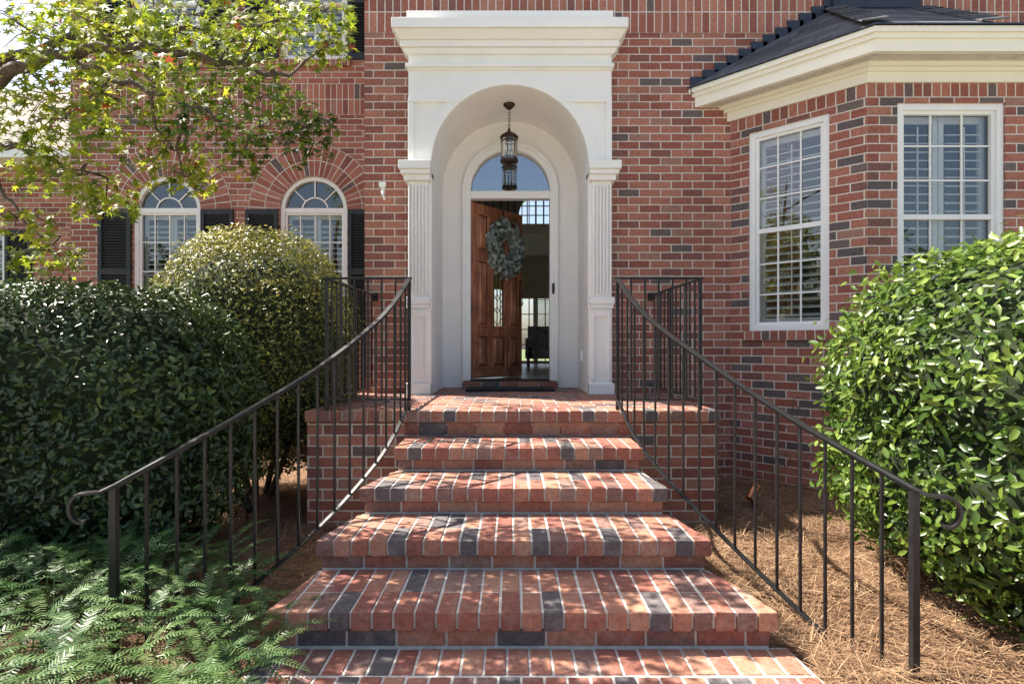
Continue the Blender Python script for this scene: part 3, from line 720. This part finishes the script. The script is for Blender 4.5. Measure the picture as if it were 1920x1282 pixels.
# ------------------------------------------------------------ bushes
def bush(name,c,abc,p,n,size,mat,depth=.14,bumpy=.07,seed=1,flat_bottom=.02,toplit=0,core=.86,stray_l=.075):
    R=np.random.default_rng(seed); e_=empty(name)
    u=R.normal(size=(n,3)); u/=np.linalg.norm(u,axis=1)[:,None]
    q=u/(np.abs(u)**p).sum(1)[:,None]**(1/p)
    bm=lambda v:(np.sin(v[:,0]*5.1+seed)*np.sin(v[:,1]*4.3+1)*.5+np.sin(v[:,2]*6.7+2+v[:,0]*3)*.35+np.sin(v[:,0]*11+v[:,2]*9+v[:,1]*10)*.3)
    bm2=lambda v:np.sin(v[:,0]*23+v[:,1]*9+seed)*np.sin(v[:,2]*21+v[:,1]*17)
    bq=bm(q*1.3); b2=bm2(q)
    f=1+bumpy*bq+.022*b2-depth*R.random(n)**1.6
    stray=R.random(n)<.05; f[stray]+=R.random(stray.sum())*stray_l
    abc=np.array(abc); pos=np.array(c)+q*abc*f[:,None]
    nrm=np.sign(q)*np.abs(q)**(p-1)/abc; nrm/=np.linalg.norm(nrm,axis=1)[:,None]
    nn=nrm+R.normal(0,.6,(n,3))+np.array([0,0,.35]); tan=R.normal(0,1,(n,3))+np.array([0,0,.25])+nrm*.6
    keep=pos[:,2]>flat_bottom
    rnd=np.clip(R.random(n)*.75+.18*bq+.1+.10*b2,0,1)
    rnd=np.clip(rnd-.25*(1-np.clip((f-(1-depth))/depth,0,1))+toplit*np.clip(q[:,2],0,1)*R.random(n),0,1)  # light painted into leaf tone: inner leaves darker, top leaves lighter
    scatter('foliage',OVAL,OVALF,pos[keep],nn[keep],tan[keep],(R.uniform(.7,1.2,n)*size)[keep],mat,e_,rnd[keep])
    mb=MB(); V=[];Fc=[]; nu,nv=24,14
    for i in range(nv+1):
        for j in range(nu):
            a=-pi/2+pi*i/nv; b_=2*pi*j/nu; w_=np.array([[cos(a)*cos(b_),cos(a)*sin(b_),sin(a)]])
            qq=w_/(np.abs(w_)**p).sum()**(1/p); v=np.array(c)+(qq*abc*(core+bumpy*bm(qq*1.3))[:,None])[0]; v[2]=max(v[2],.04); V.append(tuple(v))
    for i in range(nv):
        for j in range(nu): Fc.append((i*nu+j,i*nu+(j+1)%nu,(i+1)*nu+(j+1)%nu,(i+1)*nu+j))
    mb.add(V,Fc,M_core,.5,True)  # dark shell added inside the foliage to block see-through
    for k in range(5):
        t=2*pi*k/5; mb.tube([(c[0]+.1*cos(t),c[1]+.1*sin(t),-.05),(c[0]+.3*cos(t),c[1]+.25*sin(t),.5)],[.03,.02],M_bark,6)
    mb.obj('core_and_branches',e_); return e_
bush('camellia_hedge',(-3.0,3.68,.82),(1.25,.68,.87),3.4,36000,.047,M_leafH,seed=3,bumpy=.06,toplit=.4)
bush('holly_bush',(-2.22,4.95,1.25),(.85,.8,1.06),2.3,32000,.034,M_leafB,seed=5,bumpy=.045,depth=.16,toplit=.5,core=.8)
bush('camellia_bush',(2.84,2.93,.90),(1.0,.97,.93),2.9,22000,.058,M_leafR,seed=9,bumpy=.085,toplit=.3,stray_l=.12)

# ------------------------------------------------------------ maple
mt=empty('maple_tree'); tb=MB()
tb.tube([(-3.85,3.7,-.1),(-3.8,3.62,.8),(-3.72,3.5,1.5),(-3.62,3.4,2.1)],[.12,.1,.09,.08],M_bark,10)
limbs=[([(-3.62,3.4,2.1),(-3.25,3.3,2.55),(-2.88,3.2,2.80),(-2.49,3.15,2.91),(-2.07,3.15,2.95),(-1.68,3.25,2.93),(-1.29,3.3,2.85)],.045),
 ([(-3.62,3.4,2.1),(-3.2,3.2,2.75),(-2.85,3.0,3.06),(-2.62,3.0,3.3),(-2.3,3.1,3.75),(-2.0,3.2,4.2)],.05),
 ([(-3.2,3.2,2.75),(-2.7,3.4,3.12),(-2.2,3.5,3.22),(-1.7,3.5,3.27),(-1.25,3.6,3.36)],.03),
 ([(-3.62,3.4,2.1),(-3.1,3.3,2.45),(-2.75,3.25,2.40),(-2.5,3.3,2.30)],.025),
 ([(-2.49,3.15,2.91),(-2.1,3.05,2.72),(-1.75,3.0,2.60),(-1.5,3.05,2.48),(-1.28,3.2,2.45)],.018),
 ([(-3.62,3.4,2.1),(-3.8,3.5,3.0),(-3.7,3.6,4.0),(-3.2,3.8,4.8)],.06),
 ([(-3.1,3.3,2.45),(-2.85,3.2,2.15),(-2.65,3.2,1.9)],.014),
 ([(-3.7,3.5,3.4),(-3.2,4.1,3.9),(-2.6,4.6,4.15),(-1.8,4.6,4.2)],.03),([(-2.3,3.1,3.75),(-1.8,2.7,4.0),(-1.2,2.5,4.2)],.025)]
LP=[]
for P_,r0 in limbs:
    C=catmull(P_,6); n=len(C); C=[q+np.array((0,0,.02*sin(i*1.7+r0*90))) for i,q in enumerate(C)]; tb.tube([tuple(q) for q in C],[r0*(1-.75*i/(n-1)) for i in range(n)],M_bark,8); LP+=[tuple(q) for q in C]
LP=np.array(LP)
pads=[(-2.53,3.0,2.95,.34,.16),(-2.41,3.3,3.21,.40,.14),(-2.13,3.6,3.29,.40,.17),(-1.49,3.3,3.15,.34,.14),(-1.28,3.6,3.39,.24,.12),(-1.85,3.3,3.22,.35,.14),
(-1.67,3.3,2.90,.34,.10),(-1.85,3.0,2.66,.31,.12),(-1.36,3.3,2.72,.20,.09),(-1.24,3.3,2.53,.18,.10),(-1.57,3.0,2.50,.25,.10),(-1.95,3.3,2.43,.2,.10),
(-2.36,3.0,2.50,.27,.13),(-2.79,3.3,2.45,.26,.14),(-2.5,3.3,2.29,.25,.10),(-2.57,3.6,2.22,.17,.06),(-2.6,3.0,1.97,.14,.06),(-2.69,3.3,1.85,.17,.07),(-1.44,3.05,2.33,.09,.08),
(-2.75,3.4,2.8,.3,.15),(-2.3,3.2,2.72,.22,.1),(-1.15,3.35,2.62,.1,.06),(-2.2,3.0,3.0,.28,.1),(-1.12,3.4,3.30,.16,.09),(-1.05,3.3,3.05,.10,.06),(-1.9,3.3,2.28,.12,.05)]
vis=len(pads)
R=np.random.default_rng(21)
for k in range(4): pads.append((R.uniform(-4.2,-3.4),R.uniform(2.6,4.0),R.uniform(3.7,4.5),R.uniform(.22,.3),.12))
# high sprays whose shadows reach the upper steps and landing
for q in ((-2.5,4.7,3.9,.24,.1),(-3.2,5.1,4.2,.25,.1),(-2.2,4.3,4.3,.22,.1),(-2.7,4.0,4.2,.24,.1),
          (-1.85,4.6,4.05,.22,.08),(-2.9,4.5,4.3,.24,.1),(-2.1,5.0,4.1,.2,.08),(-1.9,3.9,3.9,.22,.08),(-1.6,4.2,4.4,.2,.08),(-2.4,5.3,4.3,.22,.08)): pads.append(q)
for k in range(6): pads.append((R.uniform(-4.8,-3.5),R.uniform(2.4,4.0),R.uniform(2.4,3.5),R.uniform(.22,.34),.15))
PO=[];SC=[];RD=[];NR=[];TN=[]
for i,(x,y,z,rx,rz) in enumerate(pads):
    c_=np.array((x,y,z)); j=np.argmin(((LP-c_)**2).sum(1)); a=LP[j]
    mid=(a+c_)/2+R.normal(0,.04,3)+np.array((0,0,.04))
    tb.tube([tuple(a),tuple(mid),tuple(c_)],[.010,.007,.004],M_bark,5,cap=False)
    for k in range(7):
        t=2*pi*k/7+R.random(); q=c_+np.array((rx*.85*cos(t),rx*.85*sin(t),R.uniform(-rz,rz*.4)))
        tb.tube([tuple(c_),tuple((c_+q)/2+np.array((0,0,.03))),tuple(q)],[.004,.003,.0015],M_bark,4,cap=False)
    n=int((265 if i<vis else 120)*(rx/.3)**1.6)+25
    rad=rx*np.sqrt(R.random(n))*1.15; t=R.random(n)*2*pi
    t=t+.36*np.sin(4*t+i); rad=rad+.025*np.sin(rad*60)
    lay=R.integers(0,3,n)/3.; zz=(lay-.4)*2*rz*1.05+R.normal(0,.025,n)-.25*rad**2/rx
    PO.append(np.stack([x+rad*np.cos(t),y+rad*np.sin(t),z+zz],1))
    # leaves hang partly tilted toward the open (viewer) side, so they read full from the walk yet let sun through
    NR.append(np.stack([.25*np.cos(t)-.1,.25*np.sin(t)-.55,.85*np.ones(n)],1)+R.normal(0,.5,(n,3)))
    TN.append(np.stack([np.cos(t),np.sin(t),-.35*np.ones(n)],1)+R.normal(0,.5,(n,3)))
    base=R.uniform(.38,.74) + (.15 if x<-2.2 else (-.2 if x>-1.8 and z<2.8 else 0))  # backlit lower right sprays: their shade is painted in as darker leaf tone
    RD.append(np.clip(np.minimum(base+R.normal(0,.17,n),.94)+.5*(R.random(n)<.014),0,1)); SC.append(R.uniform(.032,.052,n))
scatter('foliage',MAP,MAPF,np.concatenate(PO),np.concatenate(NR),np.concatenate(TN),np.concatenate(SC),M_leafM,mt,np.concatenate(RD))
tb.obj('trunk_and_branches',mt)

# ------------------------------------------------------------ plum yew fronds
yw=empty('plum_yew'); R=np.random.default_rng(4); PO=[];NR=[];TN=[];SC=[];RD=[]; ym=MB()
for k in range(820):
    while True:
        x=R.uniform(-3.3,-1.0); y=R.uniform(1.5,3.15)
        if x>-1.24 and y>2.6: continue
        if ((x+2.15)/1.2)**2+((y-2.3)/.88)**2<1: break
    h=.12+.30*(1-((x+2.2)/1.25)**2)*R.uniform(.4,1)
    az=math.atan2(y-2.5,x+2.2)+R.normal(0,.9) if R.random()<.7 else R.uniform(0,2*pi)
    L_=R.uniform(.22,.42); el=R.uniform(.2,.9); n=24
    t=np.linspace(0,1,n); dx,dy=cos(az),sin(az)
    px=x+dx*L_*t*cos(el); py=y+dy*L_*t*cos(el); pz=h*.65+L_*t*sin(el)-.28*L_*t**2*1.6
    pz=np.maximum(pz,.0); P_=np.stack([px,py,pz],1)
    tg=np.gradient(P_,axis=0); tg/=np.linalg.norm(tg,axis=1)[:,None]
    side=np.array((-dy,dx,0.)); upv=np.cross(tg,side); upv*=np.sign(upv[:,2:3]+1e-9)
    base=R.uniform(.1,.75)
    for sg in (-1,1):
        PO.append(P_); NR.append(upv+R.normal(0,.12,(n,3))); TN.append(side*sg+tg*.55+upv*.25); SC.append(.038*(1-.75*t**3)*R.uniform(.85,1.1,n)); RD.append(np.clip(base+.35*t+R.normal(0,.06,n),0,1))
    if k%2==0: ym.tube([tuple(P_[0]-np.array((dx*.05,dy*.05,h*.6))),tuple(P_[0]),tuple(P_[12]),tuple(P_[-1])],[.004,.003,.002,.001],M_yew,4,cap=False)
YN=[(0,-.075,0),(.6,-.08,0),(1,0,0),(.6,.08,0),(0,.075,0)]
scatter('foliage',YN,[(0,1,2,3,4)],np.concatenate(PO),np.concatenate(NR),np.concatenate(TN),np.concatenate(SC),M_yew,yw,np.concatenate(RD))
ym.obj('stems',yw)

# ------------------------------------------------------------ ground
gd=MB(); gd.quad((-150,-150,-.06),(150,-150,-.06),(150,150,-.06),(-150,150,-.06),M_grass); gd.obj('ground')
ps=empty('pine_straw'); bd=MB()
def bed(x0,x1,y0,y1,nx,ny):
    V=[];Fc=[]
    for j in range(ny+1):
        for i in range(nx+1):
            x=x0+(x1-x0)*i/nx; y=y0+(y1-y0)*j/ny
            V.append((x,y,-.028+.018*sin(x*5.3+y*2)*sin(y*4.1-x)+.01*sin(x*13+y*17)))
    for j in range(ny):
        for i in range(nx): a=j*(nx+1)+i; Fc.append((a,a+1,a+nx+2,a+nx+1))
    bd.add(V,Fc,M_bed,.5,True)
bed(1.12,7.4,.3,5.74,60,50); bed(-6.5,-1.1,.3,7.79,60,70)
bd.obj('straw_bed',ps)
n=62000; R=np.random.default_rng(8)
h=n*6//10
x=np.concatenate([R.uniform(1.15,3.6,h),R.uniform(-4,-1.12,n-h)]); y=np.concatenate([R.uniform(1.5,5.6,h),R.uniform(1.6,6.5,n-h)])
ok=~((np.abs(x)<1.53)&(y>4.2))&~((x>1.0)&(x<1.35)&(y<2.47)&(x<1.19+(2.47-y)*.1))
x=x[ok];y=y[ok];n=len(x); a=R.random(n)*2*pi
patch=.5+.5*np.sin(x*7+3*np.sin(y*5))*np.sin(y*6+2*np.sin(x*4))
zz=-.02+.03*R.random(n)*(.4+patch)
sc=R.uniform(.07,.15,n)
scatter('needles',[(0,-.011,0),(.5,-.011,.06),(1,-.006,.03),(1,.006,.03),(.5,.011,.06),(0,.011,0)],[(0,1,4,5),(1,2,3,4)],np.stack([x,y,zz],1),np.stack([R.normal(0,.25,n),R.normal(0,.25,n),np.ones(n)],1),np.stack([np.cos(a),np.sin(a),R.normal(0,.12,n)],1),sc,M_straw,ps,np.clip(R.random(n)*.7+.3*patch,0,1))
dv=MB(); dv.box(-30,30,-12,.2,-.15,-.02,M_conc); dv.obj('bounce_slab')  # unseen concrete added behind the camera to bounce light onto the facade

def spot(x,y,m,dirx):
    q=MB(); q.tube([(x,y,-.1),(x,y,.07)],.008,M_iron,8); q.tube([(x-dirx*.03,y-.02,.06),(x+dirx*.045,y+.04,.14)],[.03,.036],m,14); q.tube([(x+dirx*.045,y+.04,.14),(x+dirx*.052,y+.047,.149)],[.04,.04],m,14); q.obj('landscape_spotlight')
spot(1.95,4.62,M_copper,1); spot(-2.0,4.3,M_iron,-1); spot(2.62,3.95,M_white,1)
tr=MB()
def tt(P_): tr.tube([tuple(q) for q in catmull(P_,8)],.0035,M_bark,5)
for x0 in (2.22,2.44,2.66): tt([(x0,4.85,-.05),(x0,4.86,.4),(x0,4.86,.78)])
for (cx,cz,sg) in ((2.33,.62,1),(2.55,.62,-1),(2.33,.3,-1),(2.55,.3,1),(2.44,.78,1)):
    tt([(cx+sg*(.09-.012*k)*cos(k*.9),4.86,cz+(.10-.013*k)*sin(k*.9)) for k in range(8)])
tr.obj('garden_trellis')

# ------------------------------------------------------------ distant trees across the street
dt=empty('distant_trees'); R=np.random.default_rng(12); PO=[];tk=MB()
for k in range(46):
    an=math.radians(150+ k*165/46+R.uniform(-2,2)); rad=R.uniform(30,38)
    low=abs(math.degrees(an)-270)<16
    cx,cy=rad*cos(an),rad*sin(an); hh=R.uniform(4.5,6) if low else R.uniform(7,10)
    tk.tube([(cx,cy,-.1),(cx+.2,cy,hh*.5),(cx,cy,hh*.9)],[.2,.15,.05],M_bark,6)
    for j in range(9):
        q=np.array((cx,cy,0))+np.array((R.normal(0,1.6),R.normal(0,1.4),R.uniform(.15,.88)*hh)); n=75
        v=R.normal(size=(n,3)); v/=np.linalg.norm(v,axis=1)[:,None]; PO.append(q+v*np.array((1.5,1.5,.8))*R.uniform(.6,1,(n,1)))
PO=np.concatenate(PO); n=len(PO)
scatter('foliage',OVAL,OVALF,PO,R.normal(0,1,(n,3)),R.normal(0,1,(n,3)),R.uniform(.35,.7,n),M_far,dt)
tk.obj('trunks',dt)

# ------------------------------------------------------------ light, sky, camera
el=math.radians(54); ax,ay=-.94,.33; k=math.hypot(ax,ay); ax/=k; ay/=k
S=Vector((ax*cos(el),ay*cos(el),sin(el)))
ld=bpy.data.lights.new('sun','SUN'); ld.energy=14.0; ld.angle=math.radians(.4); ld.color=(1,.93,.82)
lo=bpy.data.objects.new('sun',ld); scene.collection.objects.link(lo); lo.rotation_euler=S.to_track_quat('Z','Y').to_euler(); lo.location=(-8,5,12)
wd=bpy.data.worlds.new('World'); scene.world=wd; wd.use_nodes=True; N=wd.node_tree.nodes; L=wd.node_tree.links
sk=N.new('ShaderNodeTexSky'); sk.sky_type='NISHITA'; sk.sun_disc=False; sk.sun_elevation=el; sk.sun_rotation=math.atan2(S.x,S.y)%(2*pi)
sk.dust_density=3.0; sk.ozone_density=.6; sk.air_density=1.0
L.new(sk.outputs[0],N['Background'].inputs[0]); N['Background'].inputs[1].default_value=.245
cd=bpy.data.cameras.new('camera'); cd.lens=20; cd.sensor_width=36; cd.shift_y=.0022; cd.clip_start=.05; cd.clip_end=500
co=bpy.data.objects.new('camera',cd); scene.collection.objects.link(co); co.location=(0,0,1.31); co.rotation_euler=(pi/2,0,0)
scene.camera=co
scene.view_settings.view_transform='Standard'; scene.view_settings.look='None'; scene.view_settings.exposure=0
